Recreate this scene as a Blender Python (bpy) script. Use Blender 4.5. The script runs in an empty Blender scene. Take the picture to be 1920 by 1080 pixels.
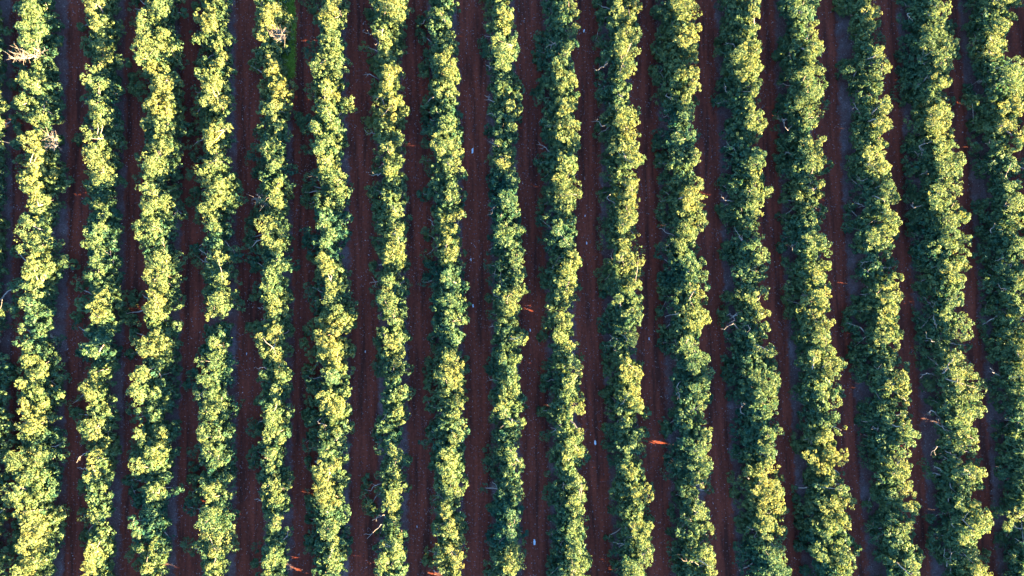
import bpy, math
import numpy as np

rng = np.random.default_rng(20)
R = math.radians
scene = bpy.context.scene
COL = scene.collection

# ------------------------------------------------------------------ constants
H = 79.0                 # height of the drone above the ground (m)
FPX = 1280.0             # focal length in pixels of the 1920 px wide photograph (24 mm)
SUN_EL, SUN_AZ = 13.2, 9.0   # elevation, degrees the sun stands below the picture's right
SUN, SKY, EXPOSURE = 5.0, 0.065, 4.55

# Outline of every tree row as surveyed from the photograph.
# (offset x, offset y, scale 2.7): lines "y  left  lit_left  lit_right  right"; 0 0 = nothing lit there
SURVEY = [
[(0,0,"0 -180 0 0 5|100 -180 0 0 0|270 -180 -20 10 30|350 -180 0 0 45|430 -180 -60 0 35|520 -180 -40 20 30|600 -180 -40 15 25|660 -180 -40 30 45|740 -180 -40 35 55|800 -180 0 0 50|870 -180 0 0 45"),
 (0,340,"20 -170 0 0 60|150 -180 0 0 50|250 -180 0 0 45|380 -180 0 0 45|480 -190 0 0 5|560 -190 -40 12 20|660 -190 -40 5 15|750 -180 0 0 45|850 -180 0 0 45"),
 (0,680,"60 -190 -90 -20 20|300 -200 -90 -30 -5|550 -200 -80 5 15|750 -200 -80 -10 15|900 -200 0 0 10|1050 -200 -80 -20 10")],
[(0,0,"0 55 60 200 290|50 65 70 220 310|100 90 115 240 315|160 75 90 235 300|215 85 100 245 285|265 60 0 0 260|310 85 140 225 280|365 60 125 235 270|400 25 50 260 300|450 60 140 220 300|490 75 85 265 285|545 90 95 270 295|600 110 120 275 285|625 130 150 270 275|645 180 0 0 200|665 75 160 215 220|710 95 100 215 330|760 115 125 210 330|810 95 150 235 310|860 65 95 270 340|905 65 70 285 345"),
 (0,340,"0 75 85 250 320|50 110 120 270 335|100 125 140 270 325|160 120 130 215 320|205 85 90 225 300|260 75 80 175 240|310 65 65 250 310|370 60 110 275 315|430 100 105 290 310|490 95 110 225 290|540 95 100 230 300|590 100 110 200 280|640 120 0 0 280|690 135 0 0 320|740 60 0 0 320|800 70 75 150 325|850 150 0 0 310|885 85 100 200 300"),
 (0,680,"0 75 95 240 270|50 25 110 260 275|100 60 80 250 275|150 60 115 250 265|210 90 90 250 280|290 20 95 275 285|350 60 100 240 290|410 60 80 270 300|460 40 40 275 310|510 25 25 230 310|560 45 60 240 320|620 30 40 235 310|680 20 20 235 290|740 60 80 245 280|790 90 100 250 300|850 40 105 255 300|910 35 100 245 315|960 70 90 215 320|1010 60 80 235 310|1060 60 70 200 290")],
[(0,0,"0 390 405 490 620|50 410 410 540 625|100 400 445 540 625|150 410 430 510 625|200 410 425 545 620|260 410 415 560 620|310 410 470 590 620|350 390 435 500 620|390 370 410 525 610|440 410 415 585 620|490 365 425 510 620|540 410 415 580 615|590 425 430 570 610|630 430 490 530 600|670 410 415 570 605|710 390 440 570 605|750 395 465 540 600|800 415 420 540 610|850 430 440 570 610|900 430 455 600 605"),
 (0,340,"0 420 470 580 590|40 415 420 510 570|80 410 420 530 580|130 430 440 520 590|180 430 490 560 610|225 430 440 585 620|280 380 430 530 620|340 400 410 535 620|400 415 425 550 600|450 435 475 540 610|500 380 440 510 620|550 380 420 560 640|600 385 390 560 640|650 400 430 570 620|700 365 480 540 630|750 390 420 520 620|800 385 385 530 610|850 390 430 500 620|890 385 465 500 600"),
 (0,680,"0 390 0 0 620|40 440 450 525 610|100 400 410 525 560|160 390 390 500 560|210 350 470 520 560|270 360 430 525 560|310 400 405 520 620|360 420 440 515 600|410 430 470 520 610|460 430 430 520 600|510 430 450 505 590|570 420 425 525 600|610 400 440 500 595|660 400 0 0 560|720 415 0 0 545|780 410 440 500 540|840 420 0 0 545|900 410 0 0 585|940 415 440 520 590|1000 420 420 520 600|1050 385 410 500 600")],
[(0,0,"0 665 760 870 930|50 670 730 870 900|100 680 690 850 890|150 640 700 850 880|200 660 690 880 890|260 660 670 890 900|310 650 690 770 900|370 660 740 890 900|430 660 770 890 910|480 690 730 890 910|530 660 700 890 930|580 700 760 890 930|640 680 730 905 920|700 665 730 860 920|750 690 730 880 910|800 695 700 870 890|860 680 690 860 890|905 680 740 800 920"),
 (0,340,"0 690 700 790 920|50 700 705 820 930|100 700 710 880 920|150 690 740 880 920|210 670 680 835 920|270 665 665 810 920|315 690 690 750 910|370 700 770 870 890|420 690 740 880 890|470 720 730 860 900|540 720 725 860 910|600 650 740 850 900|650 620 720 870 910|690 620 710 870 900|740 660 710 860 890|800 650 670 850 900|850 660 690 880 910|890 640 700 760 910"),
 (0,680,"0 650 690 750 900|60 660 665 770 910|120 650 655 800 910|180 650 665 850 910|240 650 710 780 900|300 660 690 800 880|360 660 665 860 910|420 660 710 850 900|480 640 680 830 890|510 645 650 800 900|570 630 720 800 890|620 650 740 850 890|690 700 750 830 900|750 650 670 770 880|820 645 645 775 870|870 660 670 750 890|930 640 720 800 890|990 640 730 820 890|1050 640 690 800 860")],
[(340,0,"0 80 160 240 250|50 55 60 165 250|100 50 60 200 240|150 35 80 205 235|185 50 170 200 230|215 110 160 210 270|260 90 140 240 275|310 80 120 250 280|360 55 60 160 280|410 60 75 240 285|460 60 110 240 270|520 50 60 240 280|570 60 130 190 290|620 70 170 245 275|670 50 110 250 270|720 45 100 200 240|770 60 160 210 240|830 95 150 245 280|880 25 40 240 285"),
 (340,340,"0 20 90 250 265|60 60 110 255 270|110 40 110 250 270|170 40 85 160 280|230 100 140 220 280|280 110 130 230 270|330 40 190 245 260|390 40 170 240 260|440 60 130 240 270|490 110 170 235 290|540 130 180 200 290|590 110 150 250 290|640 95 140 250 270|690 95 120 170 200|715 150 0 0 220|760 100 0 0 260|820 80 85 210 270|870 100 180 230 270|910 50 60 235 280"),
 (340,680,"60 40 75 220 280|130 30 60 230 285|200 60 70 230 270|250 60 90 230 270|310 60 80 220 285|370 70 80 235 280|410 90 120 215 280|460 20 100 220 285|510 20 90 225 280|570 45 100 200 280|620 60 110 225 280|680 30 120 215 290|740 30 80 200 300|800 50 80 190 290|850 60 110 230 270|910 0 75 235 270|960 0 80 215 280|1010 10 80 210 270|1060 70 90 200 270")],
[(340,0,"20 390 440 500 520|70 380 400 530 540|120 390 400 530 540|160 370 400 430 540|210 365 380 420 560|260 320 370 400 560|310 320 440 480 560|360 370 410 540 555|410 370 380 550 555|460 380 480 550 555|500 360 0 0 550|560 390 395 540 560|600 400 420 520 560|650 380 0 0 550|690 370 450 510 550|740 340 370 490 550|800 335 440 540 550|850 340 450 520 550|910 400 470 520 550"),
 (340,340,"30 410 460 530 550|90 380 460 520 550|140 370 480 520 550|170 330 0 0 540|210 330 375 530 550|260 330 410 535 545|310 310 410 500 550|360 320 460 530 560|410 350 420 540 560|460 370 430 530 565|510 370 400 510 570|550 380 420 500 560|600 335 450 525 560|650 380 450 525 560|700 340 450 530 570|750 330 450 520 570|800 335 380 520 570|840 360 370 510 570|890 380 460 510 570"),
 (340,680,"0 380 460 515 570|70 380 470 515 550|130 380 440 520 570|190 375 460 525 570|250 370 430 510 570|310 350 430 515 570|370 330 410 520 560|430 340 410 520 550|480 340 400 480 550|530 360 440 480 550|580 390 0 0 550|630 400 410 530 560|690 370 400 530 560|730 400 410 480 560|780 420 460 520 550|830 440 450 520 550|880 380 465 500 550|920 350 460 510 550|970 360 430 510 545|1020 360 400 500 545|1060 360 380 470 540")],
[(340,0,"0 600 780 810 850|50 680 690 810 850|100 680 680 820 850|150 650 700 820 850|200 640 690 830 855|260 620 690 800 860|320 645 650 830 850|370 650 660 830 850|420 700 720 850 850|470 610 710 820 840|520 620 690 800 850|580 600 660 800 850|640 590 650 790 855|700 600 660 830 855|760 600 670 830 855|820 680 690 750 840|870 600 690 800 830"),
 (340,340,"0 610 680 840 850|50 620 720 840 850|100 600 730 830 850|150 690 730 820 850|210 660 665 840 860|260 600 690 840 855|310 610 710 770 860|370 640 670 770 870|420 650 660 790 870|460 690 720 830 870|510 610 740 810 870|560 620 725 830 870|620 640 720 840 870|680 680 780 860 870|730 640 680 860 865|790 610 680 770 865|840 590 700 850 860|900 610 670 840 860"),
 (340,680,"50 610 700 810 870|100 640 740 810 860|150 620 680 840 870|200 615 700 840 870|250 615 720 840 870|310 620 740 830 870|360 640 750 835 870|410 600 760 820 860|435 590 700 750 860|480 590 770 830 860|530 650 680 830 860|580 640 650 810 870|640 600 660 820 860|690 620 680 800 830|740 640 710 820 840|800 640 710 830 860|850 650 720 820 860|900 620 710 800 865|960 620 710 830 865|1010 630 720 830 860|1050 620 760 790 850")],
[(660,0,"0 90 150 270 275|40 60 100 270 275|100 80 150 260 275|160 60 100 170 275|210 60 0 0 275|270 40 130 220 275|330 50 0 0 275|380 50 145 265 275|430 60 150 240 275|480 110 170 200 260|530 90 180 275 278|580 70 190 230 270|630 80 0 0 275|690 70 140 230 280|740 70 150 260 285|800 90 180 240 285|850 120 150 260 285|900 90 170 250 285"),
 (660,340,"0 120 180 230 285|50 80 190 250 285|110 70 190 265 290|170 75 195 270 285|230 65 200 275 290|280 80 200 270 290|330 130 170 260 290|380 110 160 270 290|420 70 130 245 285|470 120 170 230 290|510 90 150 210 290|560 110 125 225 295|620 100 140 250 295|670 150 180 250 295|710 180 190 260 290|770 130 165 270 290|830 120 170 270 285|890 130 180 265 285"),
 (660,680,"0 100 190 265 290|60 100 185 270 290|110 160 200 270 285|170 110 180 270 285|220 160 180 275 285|280 130 220 270 290|340 110 230 265 290|390 95 190 270 285|430 150 180 250 295|480 190 195 250 295|530 75 210 250 295|580 70 170 240 295|630 60 180 270 295|690 50 160 260 290|740 50 170 270 280|790 90 0 0 280|850 80 0 0 285|880 170 210 255 285|930 110 120 270 290|980 110 115 270 285|1030 120 130 200 280|1060 150 0 0 280")],
[(660,0,"0 380 400 520 525|50 390 430 480 525|100 330 400 480 540|150 330 480 540 545|200 340 430 530 550|250 340 430 520 555|300 350 410 530 560|350 340 400 540 560|400 345 390 540 560|450 360 415 510 560|500 360 0 0 545|550 350 440 470 480|580 340 440 550 570|630 340 440 560 570|680 350 430 560 570|730 345 410 560 580|780 340 420 560 580|840 340 470 560 580|890 370 500 550 575"),
 (660,340,"20 420 480 550 575|70 340 460 560 575|130 400 470 570 580|190 430 450 560 580|240 350 440 540 580|300 360 450 560 580|350 370 450 550 585|400 380 490 540 585|450 360 470 540 580|510 345 440 580 585|560 370 500 580 585|610 400 470 570 580|680 410 480 580 580|730 430 490 550 580|780 400 500 570 580|820 370 490 520 560|870 390 450 570 575"),
 (660,680,"0 380 450 570 580|60 370 450 580 585|120 350 440 560 590|170 360 440 560 590|230 360 460 570 590|270 390 0 0 570|320 400 530 560 580|370 350 490 570 580|420 345 490 560 580|470 400 450 560 575|520 400 430 565 575|570 380 460 530 570|630 370 490 570 580|690 390 450 520 585|750 400 440 520 590|800 420 460 520 590|850 400 470 525 590|900 370 500 550 590|950 360 480 560 585|1010 380 520 560 585|1060 390 0 0 580")],
[(660,0,"0 650 710 750 840|50 660 0 0 845|80 680 730 820 848|130 680 740 810 848|180 660 780 840 848|230 640 710 845 848|280 640 710 830 848|330 640 735 840 850|380 700 740 840 850|430 720 770 850 855|490 650 780 850 855|540 700 780 845 850|580 700 0 0 830|630 670 800 840 850|680 670 790 820 850|730 700 760 830 840|790 690 750 800 850|850 680 750 800 840|900 670 790 860 870"),
 (660,340,"0 680 780 870 875|50 690 730 860 870|110 720 750 860 865|160 730 760 870 870|210 730 0 0 860|250 690 710 860 865|300 660 720 865 868|360 690 770 865 868|420 670 790 865 870|480 680 790 875 880|540 650 800 880 880|590 670 760 865 865|640 680 760 860 865|690 690 780 820 860|740 690 790 850 855|790 690 800 880 880|840 670 780 850 860|890 680 730 860 870"),
 (660,680,"0 690 740 855 870|50 670 780 860 870|100 660 750 860 880|150 690 740 870 880|200 700 740 870 880|250 720 730 870 880|290 690 800 880 885|350 720 780 860 885|400 680 760 860 880|450 655 780 850 880|500 655 790 870 875|550 660 0 0 780|580 660 800 870 880|630 660 810 870 885|680 665 800 870 885|730 690 770 830 880|790 700 770 850 860|840 670 770 850 885|900 680 790 850 890|950 690 750 850 900|1000 680 740 880 885|1050 670 780 850 870")],
[(980,0,"0 90 200 290 295|50 90 180 295 298|100 100 190 295 298|150 80 190 295 300|210 55 210 285 290|260 60 200 270 280|310 60 150 270 275|370 80 140 275 280|430 70 130 285 290|480 50 130 295 300|540 60 130 290 295|590 60 160 285 290|650 140 170 280 290|710 60 170 290 295|770 70 170 280 290|830 70 180 270 275|880 75 180 290 295"),
 (980,340,"10 110 160 300 302|70 70 150 300 305|120 70 220 280 290|170 65 180 260 285|220 65 150 285 290|270 70 170 285 292|330 100 210 290 295|390 80 200 290 298|440 90 190 290 300|490 65 190 300 305|540 110 160 280 290|590 120 160 230 280|640 110 115 190 230|690 80 150 240 250|740 80 180 280 300|790 85 160 250 300|840 100 210 260 300|890 110 220 300 310"),
 (980,680,"50 90 220 305 310|110 85 200 320 325|170 110 220 325 328|230 100 240 330 332|280 90 250 310 320|340 90 225 315 325|400 95 220 325 330|460 120 210 310 325|530 190 195 320 325|580 120 230 310 320|630 105 230 320 330|680 110 230 320 335|740 140 230 335 340|790 130 230 330 342|840 130 220 340 345|900 110 240 320 340|950 130 240 330 340|1010 100 190 340 342|1060 100 220 340 345")],
[(980,0,"0 360 470 595 600|50 350 430 590 600|110 370 500 580 590|170 350 470 590 595|230 360 460 590 595|290 400 470 580 590|350 350 460 590 595|410 370 490 570 585|460 380 470 585 590|510 380 490 580 585|570 370 480 600 600|630 370 440 600 605|690 365 440 590 600|740 365 440 600 610|800 380 450 610 615|840 420 550 600 600|890 400 500 590 598"),
 (980,340,"30 380 500 590 595|70 370 520 590 598|120 390 500 595 600|180 400 470 600 603|240 370 480 570 600|290 400 0 0 600|340 390 450 560 608|390 370 500 610 612|440 380 490 610 615|500 375 480 610 615|560 380 470 610 615|620 375 460 600 615|680 375 530 615 620|730 380 540 605 612|790 440 520 590 612|840 390 520 580 605|890 385 490 555 560"),
 (980,680,"0 390 490 600 620|60 400 490 600 620|110 400 540 590 620|170 400 510 625 630|220 410 550 630 632|290 410 600 640 642|350 390 590 645 648|400 410 520 590 640|440 410 540 590 640|500 430 510 550 640|550 460 500 600 640|610 450 500 645 648|670 430 540 655 660|720 430 550 650 660|780 440 550 665 670|840 470 550 665 670|900 420 570 660 665|960 415 580 660 665|1010 415 500 660 665|1060 430 500 620 640")],
[(980,0,"0 660 740 900 905|40 650 740 910 912|100 640 820 880 890|150 650 760 890 895|200 640 750 900 910|260 650 830 900 905|320 650 770 900 905|380 650 770 890 905|440 660 820 910 915|500 650 800 900 905|560 650 790 890 895|620 660 780 870 900|690 650 750 870 910|740 650 770 905 910|800 660 790 910 915|870 660 840 910 915"),
 (980,340,"30 740 800 910 912|90 670 800 910 915|140 670 790 920 925|200 670 810 940 945|260 680 770 910 920|320 700 760 900 905|370 680 790 880 890|420 690 800 930 935|480 675 820 940 945|540 680 820 935 940|600 680 810 945 950|660 680 820 940 945|720 680 820 930 935|780 690 820 910 920|830 690 800 910 925|880 720 820 930 940"),
 (980,680,"0 750 830 970 972|60 740 840 965 970|120 720 850 950 955|170 720 860 955 960|230 700 880 950 960|290 695 890 940 955|350 700 900 960 965|410 720 880 950 960|470 705 850 960 970|530 710 840 975 980|580 720 840 960 975|640 750 0 0 975|700 740 0 0 975|760 735 870 960 975|820 730 900 940 975|880 720 0 0 975|940 730 910 965 975|1000 740 920 975 980|1050 740 940 980 985")],
[(1320,0,"0 70 190 285 295|50 60 200 285 292|100 50 190 295 298|160 50 180 290 295|220 50 180 300 305|270 40 140 300 305|330 40 130 300 308|390 50 180 305 315|440 45 0 0 290|490 45 210 300 305|540 60 200 295 300|600 80 220 315 322|660 80 230 315 320|720 70 240 315 320|790 100 230 320 325|850 80 230 320 330|900 75 240 345 350"),
 (1320,340,"60 80 220 335 340|110 60 230 310 320|170 65 240 305 315|230 110 0 0 310|290 130 240 310 320|350 75 240 325 330|400 80 240 320 330|450 180 300 320 325|500 180 280 340 345|530 200 0 0 330|570 100 0 0 240|600 80 240 300 320|660 80 240 340 345|710 80 240 330 345|770 90 270 350 360|830 100 240 350 360|890 80 240 360 370"),
 (1320,680,"0 85 210 380 385|50 85 220 380 390|110 130 250 390 400|170 120 260 380 385|230 110 260 380 385|290 130 270 390 395|340 140 240 395 405|400 130 240 360 380|460 130 300 370 385|520 140 300 380 385|570 120 260 400 410|630 140 240 400 415|680 150 260 420 430|740 160 270 425 432|800 160 270 410 425|850 170 300 410 420|910 160 310 410 420|970 160 320 405 420|1040 150 330 420 425")],
[(1320,0,"0 350 430 580 590|40 380 420 580 588|90 410 0 0 595|140 440 520 600 608|200 345 530 600 605|260 345 500 600 605|320 345 480 580 605|380 360 460 610 620|440 370 540 610 620|500 370 450 610 622|550 360 460 600 610|600 360 500 620 625|650 360 520 590 610|710 360 490 615 620|770 365 480 615 622|830 370 510 630 635|890 370 560 630 638"),
 (1320,340,"0 400 580 630 640|60 400 520 635 640|120 380 560 620 635|180 370 0 0 640|240 375 490 640 650|300 375 480 660 665|360 380 540 650 658|420 385 540 640 650|480 430 540 630 650|530 420 0 0 655|580 385 550 640 655|630 410 580 650 660|680 410 520 675 680|720 400 560 650 660|780 440 540 650 660|830 480 560 640 660|890 420 550 690 695"),
 (1320,680,"0 430 550 700 710|60 440 560 700 710|110 425 570 710 718|180 425 590 700 715|240 430 610 660 690|300 430 620 720 728|360 440 580 710 720|410 440 570 710 715|470 500 520 730 735|530 490 560 690 715|590 500 0 0 720|640 440 640 740 745|700 450 570 750 755|760 460 580 740 750|820 460 600 760 765|890 480 570 790 800|950 480 520 770 775|1000 480 580 760 770|1060 450 640 760 765")],
[(1560,0,"0 10 170 240 265|50 0 150 250 265|100 50 180 250 265|150 80 170 200 255|210 110 0 0 285|260 80 220 285 292|320 30 230 305 312|370 20 220 310 315|410 50 260 290 300|440 70 0 0 160|490 110 230 290 300|540 110 230 320 335|590 110 230 300 315|650 100 190 310 318|710 60 160 295 305|780 60 170 300 318|830 70 160 290 305|890 90 170 300 310"),
 (1560,340,"0 80 220 320 330|60 80 240 340 350|120 90 250 320 330|170 50 250 340 345|230 60 190 360 370|280 70 185 310 360|330 100 190 300 320|380 110 0 0 330|430 110 0 0 340|490 120 320 370 372|540 90 230 350 355|590 100 220 360 365|640 70 260 365 370|690 55 240 350 360|750 50 210 380 383|810 80 210 370 380|860 90 0 0 350|910 90 330 400 410"),
 (1560,680,"60 110 340 410 415|120 130 260 390 395|180 130 240 410 418|240 140 320 380 390|300 140 310 410 415|360 150 310 430 440|400 160 300 440 450|450 130 0 0 390|510 160 310 390 400|560 180 300 395 400|620 190 330 415 425|680 180 340 420 430|730 160 370 450 460|780 150 380 430 435|840 160 330 410 415|890 170 330 410 415|940 210 350 460 470|990 220 350 470 480|1050 180 370 440 445")],
[(1560,0,"0 330 470 590 610|60 330 480 620 632|110 330 500 620 630|160 330 450 640 655|220 320 440 640 655|290 330 500 650 665|340 340 520 620 640|400 320 520 610 615|450 310 570 600 600|500 330 0 0 600|560 390 480 600 610|610 450 480 620 635|660 430 480 600 630|710 370 520 610 630|770 350 510 650 690|830 350 510 680 695|890 360 530 640 660"),
 (1560,340,"20 370 500 650 660|80 360 490 650 680|130 370 500 690 700|180 370 520 700 708|240 380 0 0 715|290 400 500 700 715|340 390 490 710 720|400 400 590 690 705|450 420 540 680 690|490 430 620 715 722|550 400 600 700 710|610 390 620 690 700|660 410 540 680 705|720 430 550 715 722|780 420 640 710 720|830 420 0 0 730|890 420 600 660 720"),
 (1560,680,"0 430 560 620 715|60 440 600 740 790|120 450 640 780 790|180 470 700 760 770|240 490 650 770 780|300 450 650 750 760|350 460 640 740 750|400 490 660 740 750|450 440 0 0 730|510 450 0 0 790|560 450 670 790 800|620 540 0 0 770|680 540 630 760 770|730 500 630 760 790|790 470 690 810 815|840 480 690 820 822|890 490 640 740 750|940 490 650 740 760|1000 500 680 800 812|1050 510 690 800 810")],
[(1560,0,"0 640 830 970 1020|50 650 850 970 1030|110 700 760 950 960|160 670 790 860 880|220 690 780 870 880|270 700 760 870 880|320 700 900 1000 1020|380 700 870 1010 1030|440 660 900 1000 1010|490 650 0 0 1000|540 660 850 980 1020|600 690 800 970 1000|660 690 930 1000 1040|720 690 900 1000 1030|780 700 0 0 1000|840 710 880 970 1020|900 720 0 0 1030"),
 (1560,340,"40 700 860 1000 1050|100 710 870 1000 1040|160 700 900 1020 1050|220 720 880 1040 1060|290 730 880 1040 1060|350 730 930 1030 1060|410 730 0 0 1040|470 740 910 1040 1070|520 740 930 1040 1070|580 760 0 0 1070|640 760 0 0 1080|700 740 950 1060 1090|760 750 0 0 1090|830 790 920 1060 1100|900 780 910 1060 1100"),
 (1560,680,"60 800 940 1080 1110|120 780 920 1080 1110|200 790 950 1090 1120|280 800 0 0 1120|340 800 0 0 1120|420 830 0 0 1130|500 830 960 1100 1130|570 830 960 1120 1140|650 850 0 0 1140|730 820 940 1120 1150|800 830 860 900 1150|870 830 0 0 1160|950 830 0 0 1160|1030 840 960 1150 1170")],
]

def back(x, y, z):
    """photograph pixel + height above ground -> point of the place"""
    d = (H - z) / FPX
    return (x - 960.0) * d, -(y - 540.0) * d, z

# ------------------------------------------------------------------ object helpers
def tag(o, label=None, cat=None, group=None, kind=None):
    if label: o['label'] = label
    if cat: o['category'] = cat
    if group: o['group'] = group
    if kind: o['kind'] = kind
    return o

def link(o, parent=None):
    COL.objects.link(o)
    if parent is not None: o.parent = parent
    return o

def empty(name, loc):
    o = bpy.data.objects.new(name, None)
    o.empty_display_size = 0.5
    o.location = loc
    return link(o)

def quad_mesh(name, verts, mat, face_attr=None):
    """verts (n,4,3): n separate quads"""
    n = len(verts)
    me = bpy.data.meshes.new(name)
    me.vertices.add(4 * n)
    me.vertices.foreach_set('co', np.ascontiguousarray(verts, dtype=np.float32).ravel())
    me.loops.add(4 * n)
    me.loops.foreach_set('vertex_index', np.arange(4 * n, dtype=np.int32))
    me.polygons.add(n)
    me.polygons.foreach_set('loop_start', np.arange(0, 4 * n, 4, dtype=np.int32))
    me.update(calc_edges=True)
    if face_attr is not None:
        a = me.attributes.new('tint', 'FLOAT', 'FACE')
        a.data.foreach_set('value', face_attr.astype(np.float32))
    me.materials.append(mat)
    return me

class Tubes:
    """tapered tubes gathered into one mesh"""
    def __init__(self): self.v, self.f = [], []
    def add(self, pts, rad, sides=6):
        pts = np.asarray(pts, float); n = len(pts)
        base = len(self.v)
        for i in range(n):
            t = pts[min(i + 1, n - 1)] - pts[max(i - 1, 0)]
            t = t / (np.linalg.norm(t) + 1e-9)
            a = np.cross(t, (0.31, 0.17, 0.93)); 
            if np.linalg.norm(a) < 1e-3: a = np.cross(t, (1, 0, 0))
            a /= np.linalg.norm(a); b = np.cross(t, a)
            for k in range(sides):
                w = 2 * math.pi * k / sides
                self.v.append(pts[i] + rad[i] * (math.cos(w) * a + math.sin(w) * b))
        for i in range(n - 1):
            for k in range(sides):
                k2 = (k + 1) % sides
                self.f.append((base + i * sides + k, base + i * sides + k2, base + (i + 1) * sides + k2, base + (i + 1) * sides + k))
        self.f.append(tuple(base + k for k in range(sides))[::-1])
        self.f.append(tuple(base + (n - 1) * sides + k for k in range(sides)))
    def mesh(self, name, mat):
        me = bpy.data.meshes.new(name)
        me.from_pydata([tuple(p) for p in self.v], [], self.f)
        me.polygons.foreach_set('use_smooth', [True] * len(me.polygons))
        me.materials.append(mat)
        return me

def wiggle(p0, p1, n, amp, sag=0.0):
    p0, p1 = np.asarray(p0, float), np.asarray(p1, float)
    t = np.linspace(0, 1, n)[:, None]
    p = p0 + (p1 - p0) * t
    j = rng.normal(0, amp, (n, 3)); j[0] = 0; j[-1] *= 0.3
    p = p + j
    p[:, 2] += sag * np.sin(np.pi * t[:, 0])
    return p

# ------------------------------------------------------------------ materials
def new_mat(name):
    m = bpy.data.materials.new(name); m.use_nodes = True
    nt = m.node_tree; nt.nodes.clear()
    return m, nt
def N(nt, typ, **kw):
    n = nt.nodes.new(typ)
    for k, v in kw.items():
        if k in n.inputs: n.inputs[k].default_value = v
        else: setattr(n, k, v)
    return n
def ramp(nt, stops):
    r = nt.nodes.new('ShaderNodeValToRGB')
    e = r.color_ramp.elements
    while len(e) < len(stops): e.new(0.5)
    for q, (p, c) in zip(e, stops):
        q.position = p; q.color = (*c, 1)
    return r

def leaf_material():
    m, nt = new_mat('leaf'); L = nt.links
    out = N(nt, 'ShaderNodeOutputMaterial')
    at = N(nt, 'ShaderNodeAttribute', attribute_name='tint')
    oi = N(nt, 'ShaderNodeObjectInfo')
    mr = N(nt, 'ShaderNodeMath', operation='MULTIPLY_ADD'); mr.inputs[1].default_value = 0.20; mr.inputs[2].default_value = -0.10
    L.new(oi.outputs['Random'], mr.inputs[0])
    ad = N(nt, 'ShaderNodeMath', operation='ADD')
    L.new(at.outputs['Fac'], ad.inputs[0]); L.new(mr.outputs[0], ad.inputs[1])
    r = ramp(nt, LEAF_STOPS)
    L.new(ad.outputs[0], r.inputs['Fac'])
    p = N(nt, 'ShaderNodeBsdfPrincipled', Roughness=0.6)
    p.inputs['Specular IOR Level'].default_value = 0.12
    L.new(r.outputs['Color'], p.inputs['Base Color'])
    hs = N(nt, 'ShaderNodeHueSaturation', Hue=0.485, Saturation=1.1, Value=1.25)
    L.new(r.outputs['Color'], hs.inputs['Color'])
    tr = N(nt, 'ShaderNodeBsdfTranslucent')
    L.new(hs.outputs['Color'], tr.inputs['Color'])
    mx = N(nt, 'ShaderNodeMixShader', Fac=LEAF_TRANS)
    L.new(p.outputs[0], mx.inputs[1]); L.new(tr.outputs[0], mx.inputs[2])
    L.new(mx.outputs[0], out.inputs['Surface'])
    return m

def bark_material(name, c0, c1):
    m, nt = new_mat(name); L = nt.links
    out = N(nt, 'ShaderNodeOutputMaterial')
    tc = N(nt, 'ShaderNodeTexCoord')
    no = N(nt, 'ShaderNodeTexNoise', Scale=7.0, Detail=4.0)
    L.new(tc.outputs['Object'], no.inputs['Vector'])
    r = ramp(nt, [(0.3, c0), (0.7, c1)])
    L.new(no.outputs['Fac'], r.inputs['Fac'])
    p = N(nt, 'ShaderNodeBsdfPrincipled', Roughness=0.85)
    L.new(r.outputs['Color'], p.inputs['Base Color'])
    bu = N(nt, 'ShaderNodeBump', Strength=0.5, Distance=0.03)
    L.new(no.outputs['Fac'], bu.inputs['Height']); L.new(bu.outputs[0], p.inputs['Normal'])
    L.new(p.outputs[0], out.inputs['Surface'])
    return m

def mulch_nodes(nt):
    """dark soil under the trees, strewn with dull grey leaf litter"""
    L = nt.links
    geo = N(nt, 'ShaderNodeNewGeometry')
    n1 = N(nt, 'ShaderNodeTexNoise', Scale=0.35, Detail=6.0, Roughness=0.65)
    n2 = N(nt, 'ShaderNodeTexNoise', Scale=5.0, Detail=5.0, Roughness=0.75)
    for n in (n1, n2): L.new(geo.outputs['Position'], n.inputs['Vector'])
    r1 = ramp(nt, [(0.36, MULCH[0]), (0.52, MULCH[1]), (0.66, MULCH[2])])
    L.new(n1.outputs['Fac'], r1.inputs['Fac'])
    r2 = ramp(nt, [(0.3, (0.5, 0.5, 0.5)), (0.7, (1.5, 1.5, 1.5))])
    L.new(n2.outputs['Fac'], r2.inputs['Fac'])
    mu = N(nt, 'ShaderNodeMix', data_type='RGBA', blend_type='MULTIPLY'); mu.inputs[0].default_value = 1.0
    L.new(r1.outputs['Color'], mu.inputs[6]); L.new(r2.outputs['Color'], mu.inputs[7])
    return geo, mu, n2

def soil_material():
    m, nt = new_mat('mulched_soil'); L = nt.links
    out = N(nt, 'ShaderNodeOutputMaterial')
    geo, mu, n2 = mulch_nodes(nt)
    p = N(nt, 'ShaderNodeBsdfPrincipled', Roughness=0.95); p.inputs['Specular IOR Level'].default_value = 0.1
    L.new(mu.outputs[2], p.inputs['Base Color'])
    bu = N(nt, 'ShaderNodeBump', Strength=0.6, Distance=0.08)
    L.new(n2.outputs['Fac'], bu.inputs['Height']); L.new(bu.outputs[0], p.inputs['Normal'])
    L.new(p.outputs[0], out.inputs['Surface'])
    return m

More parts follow.
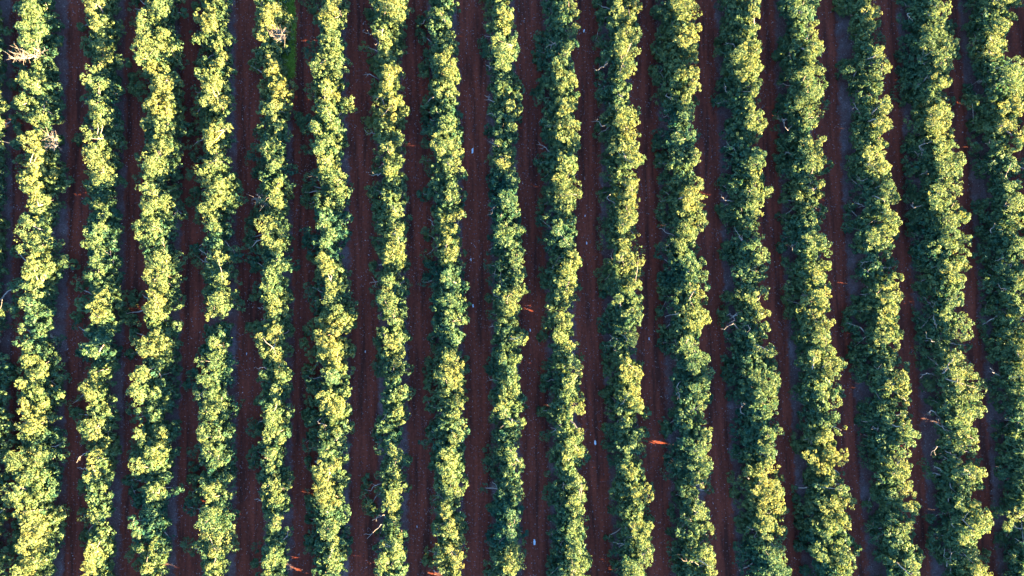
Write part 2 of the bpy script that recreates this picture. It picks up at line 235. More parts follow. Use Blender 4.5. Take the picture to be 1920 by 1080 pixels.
def track_material():
    """bare red earth of a lane: compacted ruts run along it, its borders fray into the mulch"""
    m, nt = new_mat('red_earth'); L = nt.links
    out = N(nt, 'ShaderNodeOutputMaterial')
    geo, mu, n2 = mulch_nodes(nt)
    uv = N(nt, 'ShaderNodeUVMap', uv_map='lane')
    sp = N(nt, 'ShaderNodeSeparateXYZ'); L.new(uv.outputs[0], sp.inputs[0])
    oi = N(nt, 'ShaderNodeObjectInfo')
    # streaks drawn out along the lane
    sc = N(nt, 'ShaderNodeMapping'); sc.inputs['Scale'].default_value = (3.0, 0.10, 1)
    L.new(uv.outputs[0], sc.inputs['Vector'])
    lo = N(nt, 'ShaderNodeCombineXYZ'); 
    ml = N(nt, 'ShaderNodeMath', operation='MULTIPLY'); ml.inputs[1].default_value = 90.0
    L.new(oi.outputs['Random'], ml.inputs[0]); L.new(ml.outputs[0], lo.inputs['Y']); L.new(ml.outputs[0], lo.inputs['X'])
    L.new(lo.outputs[0], sc.inputs['Location'])
    st = N(nt, 'ShaderNodeTexNoise', Scale=1.0, Detail=5.0, Roughness=0.6)
    L.new(sc.outputs[0], st.inputs['Vector'])
    r = ramp(nt, [(0.36, EARTH[0]), (0.47, EARTH[1]), (0.62, EARTH[2])])
    L.new(st.outputs['Fac'], r.inputs['Fac'])
    n3 = N(nt, 'ShaderNodeTexNoise', Scale=3.0, Detail=6.0, Roughness=0.7)
    L.new(geo.outputs['Position'], n3.inputs['Vector'])
    r3 = ramp(nt, [(0.3, (0.68, 0.68, 0.68)), (0.7, (1.3, 1.3, 1.3))])
    L.new(n3.outputs['Fac'], r3.inputs['Fac'])
    m2 = N(nt, 'ShaderNodeMix', data_type='RGBA', blend_type='MULTIPLY'); m2.inputs[0].default_value = 1.0
    L.new(r.outputs['Color'], m2.inputs[6]); L.new(r3.outputs['Color'], m2.inputs[7])
    # fraying border
    ab = N(nt, 'ShaderNodeMath', operation='ABSOLUTE'); L.new(sp.outputs['X'], ab.inputs[0])
    n4 = N(nt, 'ShaderNodeTexNoise', Scale=0.9, Detail=6.0, Roughness=0.7)
    L.new(geo.outputs['Position'], n4.inputs['Vector'])
    ma = N(nt, 'ShaderNodeMath', operation='MULTIPLY_ADD'); ma.inputs[1].default_value = 0.9; ma.inputs[2].default_value = -0.45
    L.new(n4.outputs['Fac'], ma.inputs[0])
    sm = N(nt, 'ShaderNodeMath', operation='ADD'); L.new(ab.outputs[0], sm.inputs[0]); L.new(ma.outputs[0], sm.inputs[1])
    edge = ramp(nt, [(0.62, (0, 0, 0)), (0.80, (1, 1, 1))]); L.new(sm.outputs[0], edge.inputs['Fac'])
    m3 = N(nt, 'ShaderNodeMix', data_type='RGBA')
    L.new(edge.outputs['Color'], m3.inputs[0]); L.new(m2.outputs[2], m3.inputs[6]); L.new(mu.outputs[2], m3.inputs[7])
    p = N(nt, 'ShaderNodeBsdfPrincipled', Roughness=0.95); p.inputs['Specular IOR Level'].default_value = 0.1
    L.new(m3.outputs[2], p.inputs['Base Color'])
    bu = N(nt, 'ShaderNodeBump', Strength=0.6, Distance=0.08)
    L.new(n3.outputs['Fac'], bu.inputs['Height']); L.new(bu.outputs[0], p.inputs['Normal'])
    L.new(p.outputs[0], out.inputs['Surface'])
    return m

def tint_material(name, stops, rough=0.8):
    m, nt = new_mat(name); L = nt.links
    out = N(nt, 'ShaderNodeOutputMaterial')
    at = N(nt, 'ShaderNodeAttribute', attribute_name='tint')
    r = ramp(nt, stops); L.new(at.outputs['Fac'], r.inputs['Fac'])
    p = N(nt, 'ShaderNodeBsdfPrincipled', Roughness=rough); p.inputs['Specular IOR Level'].default_value = 0.2
    L.new(r.outputs['Color'], p.inputs['Base Color'])
    L.new(p.outputs[0], out.inputs['Surface'])
    return m

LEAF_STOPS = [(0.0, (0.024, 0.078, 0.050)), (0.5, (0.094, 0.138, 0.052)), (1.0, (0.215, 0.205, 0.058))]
LEAF_TRANS = 0.36
MULCH = [(0.092, 0.036, 0.031), (0.095, 0.060, 0.056), (0.138, 0.098, 0.098)]
EARTH = [(0.052, 0.0165, 0.0115), (0.108, 0.0255, 0.0155), (0.160, 0.036, 0.020)]
M_LEAF = leaf_material()
M_BARK = bark_material('bark', (0.16, 0.12, 0.09), (0.34, 0.27, 0.21))
M_BARE = bark_material('pale_bark', (0.13, 0.10, 0.078), (0.26, 0.21, 0.165))
M_SOIL = soil_material()
M_EARTH = track_material()
M_LITTER = tint_material('dry_leaf', [(0.0, (0.05, 0.03, 0.03)), (0.5, (0.14, 0.10, 0.10)), (0.85, (0.26, 0.20, 0.18)), (1.0, (0.45, 0.38, 0.34))])
M_GRASS = tint_material('grass_blade', [(0.0, (0.16, 0.29, 0.03)), (1.0, (0.30, 0.42, 0.06))])
M_WHITE = tint_material('white_sheet', [(0.0, (0.50, 0.52, 0.55)), (1.0, (0.6, 0.62, 0.64))], 0.5)

# ------------------------------------------------------------------ the surveyed rows
def read_row(blocks):
    pts = []
    for ox, oy, s in blocks:
        for q in s.split('|'):
            y, L, a, b, r = (float(v) for v in q.split())
            if a == 0 and b == 0: a = b = None
            pts.append([oy + y / 2.7, ox + L / 2.7, None if a is None else ox + a / 2.7, None if b is None else ox + b / 2.7, ox + r / 2.7])
    pts.sort(key=lambda p: p[0])
    lit = [p for p in pts if p[2] is not None]
    ly = [p[0] for p in lit]; lm = [(p[2] + p[3]) / 2 for p in lit]
    for p in pts:
        if p[2] is None:
            mid = float(np.interp(p[0], ly, lm)); mid = min(max(mid, p[1] + 5), p[4] - 5)
            p[2] = p[3] = mid
    return np.array(pts)

ROWS = [read_row(b) for b in SURVEY]
NR = len(ROWS)
def span(row, y):
    a = ROWS[row] if isinstance(row, int) else row
    return [float(np.interp(y, a[:, 0], a[:, k])) for k in (1, 2, 3, 4)]

# rows beyond both sides of the picture repeat their neighbour
left_out = ROWS[1].copy(); left_out[:, 1:] -= 228; left_out[:, 0] = 1080 - left_out[::-1, 0]; left_out[:, 1:] = left_out[::-1, 1:]
right_out = ROWS[16].copy(); right_out[:, 1:] += 258
ALL = [left_out] + ROWS + [right_out]

# trunk line of each row on the ground: X as a polynomial of Y
LINES = []
for a in ALL:
    ys = np.linspace(0, 1080, 60); X, Y = [], []
    for y in ys:
        L, l, r, Rr = span(a, y)
        x0 = back(L, y, 1.6)[0]; x1 = back(Rr, y, 3.0)[0]
        X.append((x0 + x1) / 2); Y.append(back(0, y, 2.3)[1])
    LINES.append(np.polyfit(Y, X, 2))
def line_x(k, Y): return float(np.polyval(LINES[k], Y))

# bare limbs seen in the photograph: block offset, then zoomed end points
BARE = [
 (660,0,"55 160 95 175|110 220 150 225|670 180 745 185|745 185 765 155|675 325 715 345|655 375 690 410|670 480 715 515|695 570 725 590|690 715 745 745|100 490 150 495|85 885 130 890|75 680 115 675|395 600 430 625|55 380 90 375"),
 (980,0,"360 360 410 340|410 340 430 310|435 520 480 570|370 605 400 640|80 720 140 770|725 485 780 510|120 240 165 215|425 1000 480 1040|740 130 770 110"),
 (660,340,"400 180 405 215|90 515 170 490|710 465 750 480|750 480 760 530|715 575 770 590|690 738 730 738|700 170 715 135"),
 (660,680,"80 135 130 150|100 455 130 490|75 890 145 820|85 645 130 615|210 780 225 840|100 800 160 770|425 655 460 690|710 600 735 640|745 910 775 885|415 970 460 940|410 1050 465 1065|690 70 745 105|760 325 775 300"),
 (980,340,"440 375 465 400|150 440 185 375|440 775 475 795|460 850 490 870|720 685 790 665|690 240 760 270|780 900 800 940|490 770 525 795|770 800 785 835"),
 (980,680,"145 355 195 310|180 215 190 160|205 605 240 640|500 285 508 315|455 910 525 925|515 890 525 940|535 990 545 940|520 830 550 860|775 380 860 410|800 670 825 630|870 680 890 745|800 845 845 880|790 990 860 1010|860 1010 905 1030|800 765 850 795|780 125 795 185|190 920 220 890"),
 (1320,0,"130 70 200 95|110 215 150 225|105 420 110 460|100 740 150 750|175 745 190 710|190 620 235 645|430 250 440 300|395 600 425 660|480 890 555 890|550 890 550 930|470 120 495 100|410 770 440 780|770 905 860 915|755 520 775 550|80 980 110 1015|190 780 225 785"),
 (1320,340,"155 230 190 300|175 430 200 600|180 435 265 455|120 675 160 680|150 680 150 720|200 720 235 745|95 750 150 720|180 140 210 90|520 140 555 125|440 330 470 310|490 580 545 575|530 630 570 650|540 770 565 770|560 870 590 900|820 230 885 185|760 110 820 130|790 410 845 405|800 440 830 460|790 570 850 575|870 610 910 650|860 935 960 1020|205 740 215 775|240 1000 245 1065"),
 (1320,680,"185 250 190 200|220 830 310 865|240 885 280 850|295 935 340 980|520 110 545 90|500 390 575 365|540 370 540 400|610 290 625 320|205 545 210 570|870 150 925 240|900 280 965 300|880 120 940 130|855 320 880 340|885 490 940 545|910 670 970 720"),
 (1560,0,"380 70 410 110|430 300 495 295|430 440 450 375|455 320 505 350|470 400 510 375|440 740 540 700|455 780 465 735|800 460 860 450|715 210 760 200|780 410 810 380|750 70 810 60|775 725 830 745|470 880 480 865|790 720 880 710"),
 (1560,340,"405 105 410 135|550 380 605 390|580 360 555 380|500 440 560 425|510 605 515 640|515 700 530 745|830 400 880 385|860 415 910 425|800 250 825 210|800 940 820 970|440 1000 480 970|480 790 510 810|840 535 885 550"),
 (1560,680,"500 290 560 325|560 325 590 380|560 320 630 340|590 375 645 385|500 470 530 425|545 465 690 550|575 450 650 490|600 630 665 680|590 690 630 670|605 820 670 880|570 940 580 1030|600 940 600 1010|640 960 690 990|870 290 970 290|480 265 500 240|560 130 580 180|900 820 960 840|920 890 970 910|510 520 525 530"),
 (340,340,"100 370 180 365|120 400 130 350|385 640 440 640|380 950 420 940"),
 (340,680,"680 500 740 470|690 300 740 320|370 690 400 700|420 950 440 930"),
 (0,680,"545 375 555 330|395 480 430 460|390 530 430 530"),
]
BARES = []
for ox, oy, s in BARE:
    for q in s.split('|'):
        x0, y0, x1, y1 = (float(v) / 2.7 for v in q.split())
        BARES.append((ox + x0, oy + y0, ox + x1, oy + y1))

# ------------------------------------------------------------------ trees
ORD = ['', 'first', 'second', 'third', 'fourth', 'fifth', 'sixth', 'seventh', 'eighth', 'ninth', 'tenth', 'eleventh', 'twelfth',
       'thirteenth', 'fourteenth', 'fifteenth', 'sixteenth', 'seventeenth', 'eighteenth', 'nineteenth', 'twentieth']
PITCH = 68.0

_g = rng.normal(0, 1, (64, 64))
def bumps(x, y, s):
    """smooth value noise over the place, about -1..1"""
    u, v = x / s + 500, y / s + 500
    i, j = int(u), int(v); fu, fv = u - i, v - j
    fu, fv = fu * fu * (3 - 2 * fu), fv * fv * (3 - 2 * fv)
    g = lambda a, b: _g[a % 64, b % 64]
    return ((g(i, j) * (1 - fu) + g(i + 1, j) * fu) * (1 - fv) + (g(i, j + 1) * (1 - fu) + g(i + 1, j + 1) * fu) * fv) * 0.8

_b = rng.random((128, 128, 2))
def bough(X, Y, s=2.1):
    """distance (m) to the nearest bough tip: tips stand about s apart"""
    i0, j0 = math.floor(X / s), math.floor(Y / s); best = 9.0
    for i in (i0 - 1, i0, i0 + 1):
        for j in (j0 - 1, j0, j0 + 1):
            o = _b[i % 128, j % 128]
            best = min(best, math.hypot((i + 0.1 + 0.8 * o[0]) * s - X, (j + 0.1 + 0.8 * o[1]) * s - Y))
    return best

def leaves_for(cen, rad, tone, size, puffs, per):
    """leaf blades of all clusters: cen (n,3), rad (n,), tone (n,) -> quads, tints"""
    n = len(cen)
    d = rng.normal(0, 1, (n, puffs, 3)); d[..., 2] = d[..., 2] * 0.75 + 0.35
    d /= np.linalg.norm(d, axis=-1, keepdims=True)
    pc = cen[:, None] + d * rad[:, None, None] * rng.uniform(0.55, 0.95, (n, puffs, 1))
    pr = rad[:, None] * rng.uniform(0.36, 0.60, (n, puffs))
    pt = tone[:, None] + rng.normal(0, 0.10, (n, puffs))
    pc = pc.reshape(-1, 3); pr = pr.ravel(); pt = pt.ravel(); d = d.reshape(-1, 3)
    m = len(pc)
    e = rng.normal(0, 1, (m, per, 3)) + d[:, None] * 0.9
    e /= np.linalg.norm(e, axis=-1, keepdims=True)
    p = pc[:, None] + e * pr[:, None, None] * rng.uniform(0.55, 1.08, (m, per, 1))
    nr = e * 0.9 + rng.normal(0, 0.42, (m, per, 3))
    nr /= np.linalg.norm(nr, axis=-1, keepdims=True)
    t = np.cross(nr, rng.normal(0, 1, (m, per, 3)))
    t /= np.linalg.norm(t, axis=-1, keepdims=True) + 1e-9
    b = np.cross(nr, t)
    ln = rng.uniform(0.08, 0.13, (m, per, 1)) * np.repeat(size, puffs)[:, None, None]; wd = ln * rng.uniform(0.42, 0.6, (m, per, 1))
    q = np.stack([p - t * ln, p + b * wd - t * ln * 0.1, p + t * ln - nr * ln * 0.3, p - b * wd - t * ln * 0.1], axis=2)
    tint = pt[:, None] + rng.normal(0, 0.09, (m, per))
    return q.reshape(-1, 4, 3), np.clip(tint.ravel(), 0, 1)

def seg_dist(px, py, s):
    x0, y0, x1, y1 = s
    dx, dy = x1 - x0, y1 - y0
    t = max(0, min(1, ((px - x0) * dx + (py - y0) * dy) / (dx * dx + dy * dy + 1e-9)))
    return math.hypot(px - x0 - t * dx, py - y0 - t * dy)

def build_tree(k, row, ya, yb, label, group, bares, tone, dense=1.0, dead=(), mass=None):
    """one tree: an Empty at the foot of its trunk > trunk (with its limbs), crown, bare_branch"""
    ym = (ya + yb) / 2
    Yb = back(0, ym, 2.0)[1] + rng.normal(0, 0.15)
    base = np.array([line_x(k, Yb) + rng.normal(0, 0.15), Yb, 0.0])
    cl = []            # x y z radius tone kind
    blade = rng.uniform(0.85, 1.2); plump = rng.uniform(0.9, 1.15)
    htree = 4.85 + rng.normal(0, 0.33)
    step = 11.5
    y = ya + step / 2
    while y < yb:
        L, l, r, Rr = span(row, y)
        # sunlit top: lighter, yellower leaf tint paints the sunlight in
        w = r - l
        if w > 9:
            ins = min(9, w * 0.42)
            x = l + ins + rng.uniform(0, 3)
            while x < r - ins + 1.5:
                px, py = x + rng.normal(0, 2.2), y + rng.normal(0, 3.2)
                t = min(max((px - l) / max(w, 1), 0), 1)
                X, Y, _ = back(px, py, 4.2)
                z = htree - 0.15 - 1.35 * t ** 1.4 - 0.5 * max(0, 0.2 - t) / 0.2 + 0.40 * bumps(X, Y, 2.2) + rng.normal(0, 0.10)
                bd = bough(X, Y); z += 0.65 - 1.0 * min(bd, 1.35) ** 2
                rd = rng.uniform(0.42, 0.68) * plump
                end = max(0.0, 1 - min(y - ya, yb - y) / (0.24 * (yb - ya)))
                z -= 0.75 * end ** 1.5
                if rng.random() > 0.55 * end and bd < 1.04 and rng.random() > 0.04:
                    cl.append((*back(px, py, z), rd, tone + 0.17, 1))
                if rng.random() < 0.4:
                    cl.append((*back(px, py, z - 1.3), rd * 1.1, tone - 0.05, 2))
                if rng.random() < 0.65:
                    cl.append((X + rng.normal(0, 0.3), Y + rng.normal(0, 0.3), rng.uniform(1.1, 2.3), rd * 1.15, tone - 0.1, 2))  # hidden low leaves, added to stop sun passing under the crown
                x += step
        # lower skirts either side: darker, bluer leaf tint paints the shade in
        for a, b, right in ((L, l, False), (r, Rr, True)):
            if b - a < 6: continue
            x = a + (3 if right else 6) + rng.uniform(0, 4)
            while x < b - (8 if right else 2):
                px, py = x + rng.normal(0, 2.5), y + rng.normal(0, 3.5)
                t = min(max((px - a) / (b - a), 0), 1)
                if right: t = 1 - t
                X, Y, _ = back(px, py, 2.0)
                n = bumps(X + 77, Y, 1.3)
                near = min((seg_dist(px, py, s) for s in bares), default=99)
                keep = n > -0.75 and near > 8 and bough(X + 40, Y, 1.7) < 0.86
                if keep:
                    z = 0.95 + 0.75 * t + 0.3 * n + rng.normal(0, 0.12) - (0.6 if w < 12 else 0)
                    rd = rng.uniform(0.42, 0.66)
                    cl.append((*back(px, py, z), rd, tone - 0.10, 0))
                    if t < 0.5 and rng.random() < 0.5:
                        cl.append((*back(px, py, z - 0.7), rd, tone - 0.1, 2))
                x += step * 1.08
        # unseen inner leaves added round the trunk line to block sun flecks
        if Rr - L > 48:
            Yc = back(0, y, 2.0)[1]
            for _ in range(5):
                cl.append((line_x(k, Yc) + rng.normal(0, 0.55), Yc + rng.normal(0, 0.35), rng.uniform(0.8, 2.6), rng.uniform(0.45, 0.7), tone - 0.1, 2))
        y += step
    if not cl: return None
    C = np.array(cl)
    if mass is None:
        root = empty('orchard_tree', tuple(base))
        tag(root, label, 'tree', group)
    cen = C[:, :3] - base
    q, tint = leaves_for(cen, C[:, 3], C[:, 4], np.where(C[:, 5] == 2, 1.6, 1.0) * blade, 8, max(6, int(18 * dense)))  # hidden clusters get oversized leaves to block more sun
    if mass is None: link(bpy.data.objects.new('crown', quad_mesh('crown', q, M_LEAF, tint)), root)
    # trunk and limbs
    tb = Tubes()
    fork = np.array([rng.normal(0, 0.1), rng.normal(0, 0.1), 0.85 + rng.uniform(-0.1, 0.2)])
    tb.add([(0, 0, -0.15), (0, 0, 0.1), fork * (0.5, 0.5, 0.5), fork], [0.26, 0.19, 0.16, 0.15], 8)
    order = rng.permutation(len(cen)); limbs = []; ends = []
    for i in order:
        if len(ends) >= 7: break
        if all(np.linalg.norm((cen[i] - e)[:2]) > 1.2 for e in ends):
            ends.append(cen[i])
            mid = fork + (cen[i] - fork) * 0.5 + np.array([0, 0, 0.25])
            p = np.vstack([wiggle(fork, mid, 4, 0.07), wiggle(mid, cen[i], 4, 0.07)[1:]])
            rr = np.linspace(0.11, 0.035, len(p))
            tb.add(p, rr, 6); limbs.append(p)
    nodes = np.vstack([p[2:] for p in limbs]) if limbs else fork[None]
    for i in order[:26]:
        j = np.argmin(np.linalg.norm(nodes - cen[i], axis=1))
        if np.linalg.norm(nodes[j] - cen[i]) > 0.3:
            p = wiggle(nodes[j], cen[i], 4, 0.06); tb.add(p, np.linspace(0.04, 0.018, 4), 4)
    if mass is not None:
        v = np.array(tb.v); f = np.array([f for f in tb.f if len(f) == 4])
        mass.append((q + base, tint, v[f] + base)); return None
    link(bpy.data.objects.new('trunk', tb.mesh('trunk', M_BARK)), root)
    # bare limbs standing out of the leaves
    for s in bares:
        z = rng.uniform(2.1, 2.6)
        a, b = np.array(back(s[0], s[1], z)) - base, np.array(back(s[2], s[3], z + rng.uniform(-0.2, 0.3))) - base
        if np.linalg.norm(a[:2]) < np.linalg.norm(b[:2]): a, b = b, a      # b is the thick, inner end
        t = Tubes()
        p = wiggle(b, a, 6, 0.07)
        t.add(p, np.linspace(0.046, 0.018, 6), 6)
        down = wiggle(fork, b, 5, 0.06); t.add(down, np.linspace(0.07, 0.046, 5), 6)
        for _ in range(int(rng.integers(1, 3))):
            i = int(rng.integers(1, 5)); d = (a - b); d = d / (np.linalg.norm(d) + 1e-6)
            side = np.array([-d[1], d[0], 0]) * rng.choice([-1, 1])
            e = p[i] + (d * rng.uniform(0.2, 0.7) + side * rng.uniform(0.3, 0.8) + np.array([0, 0, rng.uniform(-0.1, 0.4)])) * rng.uniform(0.5, 1.0)
            t.add(wiggle(p[i], e, 4, 0.04), np.linspace(0.028, 0.012, 4), 5)
        link(bpy.data.objects.new('bare_branch', t.mesh('bare_branch', M_BARE)), root)
    for (dx, dy, spread, dz) in dead:
        t = Tubes(); c = np.array(back(dx, dy, dz)) - base
        t.add(wiggle(fork, c - (0, 0, 1.0), 5, 0.08), np.linspace(0.11, 0.08, 5), 7)
        for _ in range(9):
            a = rng.uniform(0, 2 * math.pi); e = c + np.array([math.cos(a) * spread * rng.uniform(0.5, 1), math.sin(a) * spread * 0.62 * rng.uniform(0.5, 1), rng.uniform(-0.2, 0.8)])
            p = wiggle(c - (0, 0, 1.0), e, 6, 0.08); t.add(p, np.linspace(0.045, 0.016, 6), 5)
            for _ in range(9):
                i = int(rng.integers(2, 6)); v = rng.normal(0, 0.45, 3); v[2] = abs(v[2])
                t.add(wiggle(p[i], p[i] + v, 4, 0.05), np.linspace(0.018, 0.008, 4), 4)
        o = link(bpy.data.objects.new('bare_branch', t.mesh('bare_branch', M_BARE)), root)
        o['label'] = 'spray of pale leafless twigs'
    return root

def cuts(row):
    """where one tree ends and the next begins: narrow places of the row near an even spacing"""
    out = [-6.0]
    n = 16
    for i in range(1, n):
        y0 = 1086 * i / n - 3
        best = min(np.arange(y0 - 20, y0 + 20.1, 4), key=lambda v: (lambda s: (s[3] - s[0]) * 0.6 + (s[2] - s[1]))(span(row, v)) + abs(v - y0) * 0.5)
        out.append(float(best))
    return out + [1086.0]

DEAD = {(1, 98): [(58, 100, 2.4, 3.9)], (1, 266): [(96, 268, 1.3, 3.6)], (5, 62): [(522, 66, 1.2, 3.3)], (5, 380): [(495, 372, 0.9, 2.3)]}
OUTSIDE = []
for k, row in enumerate(ALL):
    inside = 1 <= k <= NR
    ct = cuts(row)
    if not inside:
        far = []
        for ya, yb in list(zip(ct[:-1], ct[1:])) + ([] if k == 0 else [(1086, 1154), (1154, 1222), (1222, 1290)]):
            build_tree(k, row, ya, yb, None, None, [], 0.4, 0.95, mass=far)
        OUTSIDE += far
        if k > NR: OUTSIDE += [(q + (dx, 0, 0), t, w + (dx, 0, 0)) for dx in (7.3, 14.6) for q, t, w in far]
        continue
    r = k - 1
    where = 'row at left edge' if k == 1 else ('row at right edge' if k == NR else ORD[k] + ' row from left')
    for i in range(16):
        ya, yb = ct[i], ct[i + 1]
        prof = np.array([span(row, y) for y in np.linspace(ya, yb, 8)])
        wid = float(np.mean(prof[:, 3] - prof[:, 0])); lit = float(np.mean(prof[:, 2] - prof[:, 1])) / wid
        bares = [s for s in BARES if ya <= (s[1] + s[3]) / 2 < yb and span(row, (s[1] + s[3]) / 2)[0] - 8 <= (s[0] + s[2]) / 2 <= span(row, (s[1] + s[3]) / 2)[3] + 4]
        dead = [d for (rr, yy), v in DEAD.items() if rr == r and ya <= yy < yb for d in v]
        size = 'narrow' if wid < 74 else ('broad' if wid > 96 else 'medium')
        look = 'sunlit' if lit > 0.62 else ('half-shaded' if lit > 0.36 else 'shaded')
        extra = ' with dead twigs' if dead else (' with bare branches' if len(bares) > 1 else (' with one bare branch' if bares else ''))
        label = f'{size} {look} green tree{extra}, {ORD[i + 1]} from top, {where}'
        tone = 0.42 + 0.13 * bumps(k * 7.7, (ya + yb) / 60, 1.0)
        if r in (4, 5, 7) and ya < 190: tone += 0.12
        build_tree(k, row, ya, yb, label, 'trees planted in the orchard rows', bares, tone, 1.0, dead)
    for ya, yb in ((-78, -13), (1093, 1156), (1156, 1222)):
        build_tree(k, row, ya, yb, None, None, [], 0.4, 0.95, mass=OUTSIDE)

# the orchard goes on beyond the picture: those trees as one mass
ql = np.concatenate([o[0] for o in OUTSIDE]); qw = np.concatenate([o[2] for o in OUTSIDE])
me = quad_mesh('surrounding_orchard', np.concatenate([ql, qw]), M_LEAF, np.concatenate([np.concatenate([o[1] for o in OUTSIDE]), np.zeros(len(qw))]))
me.materials.append(M_BARK)
me.polygons.foreach_set('material_index', np.concatenate([np.zeros(len(ql), np.int32), np.ones(len(qw), np.int32)]))
tag(link(bpy.data.objects.new('surrounding_orchard', me)), 'green orchard trees continuing past the edges of the photo', 'trees', kind='stuff')

# ------------------------------------------------------------------ ground
def sheet(name, xs, ys, mat):
    me = bpy.data.meshes.new(name)
    me.from_pydata([(xs[0], ys[0], 0), (xs[1], ys[0], 0), (xs[1], ys[1], 0), (xs[0], ys[1], 0)], [], [(0, 1, 2, 3)])
    me.materials.append(mat)
    return link(bpy.data.objects.new(name, me))
tag(sheet('ground', (-1500, 1500), (-1500, 1500), M_SOIL), 'dark soil under the tree rows strewn with grey leaf litter', 'ground', kind='structure')

def lane_center(j, Y): return (line_x(j, Y) + line_x(j + 1, Y)) / 2
HALF = 2.35
def build_lane(j):
    ys = np.arange(-60, 60.1, 1.0); us = np.linspace(-1, 1, 9)
    v, f, uvs = [], [], []
    for a, Y in enumerate(ys):
        cY = max(-40, min(40, Y)); X = lane_center(j, cY)
        for u in us: v.append((X + u * HALF, Y, 0.004))
    W = len(us)
    for a in range(len(ys) - 1):
        for b in range(W - 1):
            f.append((a * W + b, a * W + b + 1, (a + 1) * W + b + 1, (a + 1) * W + b))
    me = bpy.data.meshes.new('dirt_track'); me.from_pydata(v, [], f)
    uv = me.uv_layers.new(name='lane')
    for lp in me.loops:
        i = lp.vertex_index; uv.data[lp.index].uv = (us[i % W], ys[i // W])
    me.materials.append(M_EARTH)
    o = link(bpy.data.objects.new('dirt_track', me))
    return o
for j in range(len(ALL) - 1):
    o = build_lane(j)
    if j == 0: lab = 'red earth track left of the row cut by left edge'
    elif j >= NR: lab = 'red earth track right of the last row at right edge'
    else: lab = f'rutted red earth track right of the {ORD[j]} tree row from left'
    tag(o, lab, 'dirt track', 'red earth tracks between the rows', 'structure')

# dead leaves strewn under the trees
def scatter_leaves(n):
    ks = rng.integers(0, len(ALL), n); Y = rng.uniform(-40, 40, n)
    off = rng.normal(0, 2.2, n) 
    X = np.array([line_x(k, y) for k, y in zip(ks, Y)]) + off
    p = np.stack([X, Y, rng.uniform(0.012, 0.05, n)], 1)
    nr = rng.normal(0, 0.35, (n, 3)); nr[:, 2] = 1; nr /= np.linalg.norm(nr, axis=1, keepdims=True)
    t = np.cross(nr, rng.normal(0, 1, (n, 3))); t /= np.linalg.norm(t, axis=1, keepdims=True); b = np.cross(nr, t)
    ln = rng.uniform(0.05, 0.11, (n, 1)); wd = ln * 0.5
    q = np.stack([p - t * ln, p + b * wd, p + t * ln, p - b * wd], 1)
    return q, rng.beta(1.6, 2.4, n)
q, tn = scatter_leaves(90000)
tag(link(bpy.data.objects.new('leaf_litter', quad_mesh('leaf_litter', q, M_LITTER, tn))), 'fallen grey and tan leaves lying along the tree rows', 'leaf litter', kind='stuff')

# bright grass strip beside the sixth row, top of the picture
def grass(n):
    y = -30 + 175 * rng.random(n) ** 1.5; x = np.where(y < 15, rng.uniform(487, 552, n), 540 + 7 * rng.normal(0, 1, n) - 0.0 * y)
    x = np.where(x > 554, 554 - rng.random(n) * 10, x) + rng.normal(0, 1.8, n)
    y = y + rng.normal(0, 3, n)
    d = H / FPX
    p = np.stack([(x - 960) * d, -(y - 540) * d, np.zeros(n)], 1)
    a = rng.uniform(0, 2 * math.pi, n); s = np.stack([np.cos(a), np.sin(a), np.zeros(n)], 1) * rng.uniform(0.012, 0.03, (n, 1))
    up = rng.normal(0, 0.13, (n, 3)); up[:, 2] = rng.uniform(0.12, 0.34, n)
    q = np.stack([p - s, p + s, p + up + s * 0.3, p + up - s * 0.3], 1)
    return q, rng.random(n)
q, tn = grass(26000)
tag(link(bpy.data.objects.new('grass', quad_mesh('grass', q, M_GRASS, tn))), 'bright green grass strip beside the sixth row at the top', 'grass', kind='stuff')

# white scraps lying in the lanes
SCRAPS = [(886, 283, 0.75, 'largest white scrap, in the track right of the ninth tree row'), (1095, 58, 0.5, 'white scrap in the dark rut near the top, right of the eleventh tree row'),
          (1002, 1016, 0.85, 'long white scrap low in the track right of the tenth tree row'), (1116, 830, 0.7, 'white scrap low in the track right of the eleventh tree row'),
          (883, 487, 0.42, 'small white scrap halfway down the rut right of the ninth tree row'), (887, 573, 0.5, 'white scrap just below the middle, right of the ninth tree row'),
          (1097, 405, 0.32, 'tiny white scrap, upper of two, right of the eleventh tree row'), (1100, 456, 0.42, 'white scrap, lower of two, right of the eleventh tree row'),
          (994, 619, 0.4, 'white scrap at middle height in the track right of the tenth tree row'), (1217, 635, 0.36, 'small white scrap in the track right of the twelfth tree row'),
          (782, 987, 0.36, 'small white scrap low in the track right of the eighth tree row'), (463, 663, 0.3, 'small white scrap in the track right of the fifth tree row'),
          (473, 491, 0.36, 'white scrap beside the sixth tree row at middle height'), (685, 659, 0.36, 'small white scrap in the track right of the seventh tree row')]
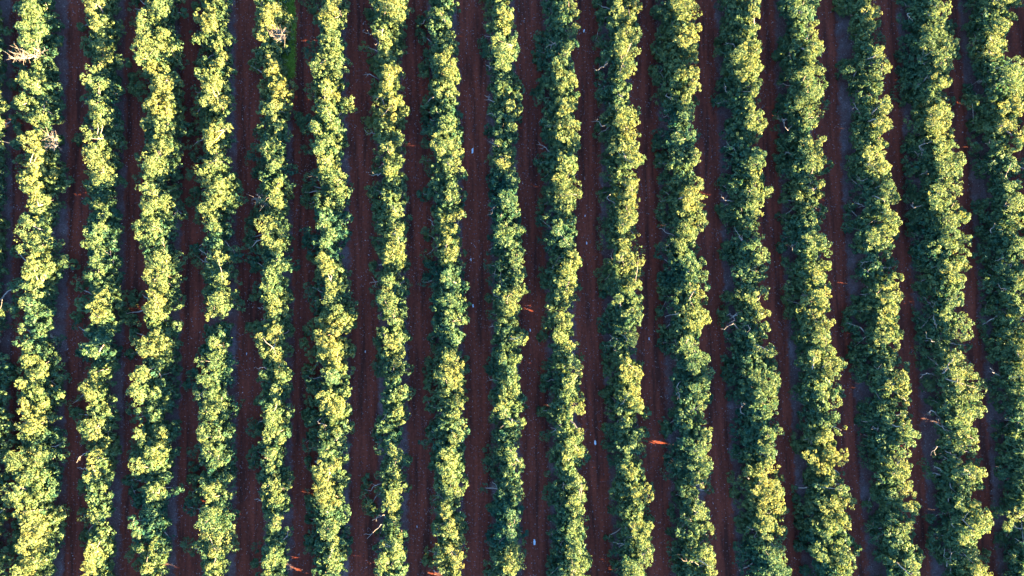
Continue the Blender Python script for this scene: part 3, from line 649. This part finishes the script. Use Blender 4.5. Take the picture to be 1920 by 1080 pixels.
for x, y, s, lab in SCRAPS:
    s *= 0.75
    X, Y, _ = back(x, y, 0)
    nx, ny = 4, 7; g = np.zeros((nx, ny, 3))
    for i in range(nx):
        for j in range(ny):
            g[i, j] = ((i / (nx - 1) - 0.5) * s * 0.36 * (1 - 0.5 * abs(j / (ny - 1) - 0.5)) + rng.normal(0, 0.02), (j / (ny - 1) - 0.5) * s + rng.normal(0, 0.02), 0.03 + abs(rng.normal(0, 0.035)))
    v = g.reshape(-1, 3); f = [(i * ny + j, (i + 1) * ny + j, (i + 1) * ny + j + 1, i * ny + j + 1) for i in range(nx - 1) for j in range(ny - 1)]
    me = bpy.data.meshes.new('white_scrap'); me.from_pydata([tuple(p) for p in v], [], f); me.materials.append(M_WHITE)
    o = link(bpy.data.objects.new('white_scrap', me)); o.location = (X, Y, 0.005); o.rotation_euler = (0, 0, rng.normal(0.15, 0.15))
    so = o.modifiers.new('thickness', 'SOLIDIFY'); so.thickness = 0.006
    tag(o, lab, 'scrap', 'white scraps in the lanes')

# ------------------------------------------------------------------ light, sky, camera
w = bpy.data.worlds.new('World'); scene.world = w; w.use_nodes = True
nt = w.node_tree; bg = nt.nodes['Background']
sky = nt.nodes.new('ShaderNodeTexSky'); sky.sky_type = 'NISHITA'; sky.sun_disc = False
d = np.array([math.cos(R(SUN_EL)) * math.cos(R(SUN_AZ)), -math.cos(R(SUN_EL)) * math.sin(R(SUN_AZ)), math.sin(R(SUN_EL))])   # towards the sun
sky.sun_elevation = R(SUN_EL); sky.sun_rotation = math.atan2(d[0], d[1])
sky.dust_density = 0.3; sky.ozone_density = 5.0
nt.links.new(sky.outputs[0], bg.inputs[0]); bg.inputs[1].default_value = SKY
ld = bpy.data.lights.new('sun', 'SUN'); ld.energy = SUN; ld.angle = R(0.5); ld.color = (1.0, 0.73, 0.36)
so = link(bpy.data.objects.new('sun', ld)); so.location = (120, -25, 60)
from mathutils import Vector
so.rotation_euler = Vector(d).to_track_quat('Z', 'Y').to_euler()

cam = bpy.data.cameras.new('camera'); cam.sensor_width = 36; cam.lens = 24; cam.clip_end = 5000
co = link(bpy.data.objects.new('camera', cam)); co.location = (0, 0, H); co.rotation_euler = (0, 0, 0)
scene.camera = co
scene.view_settings.view_transform = 'Standard'; scene.view_settings.look = 'None'
scene.view_settings.exposure = EXPOSURE; scene.view_settings.gamma = 1
c = scene.cycles
c.max_bounces = 6; c.diffuse_bounces = 3; c.glossy_bounces = 2; c.transmission_bounces = 3; c.transparent_max_bounces = 4
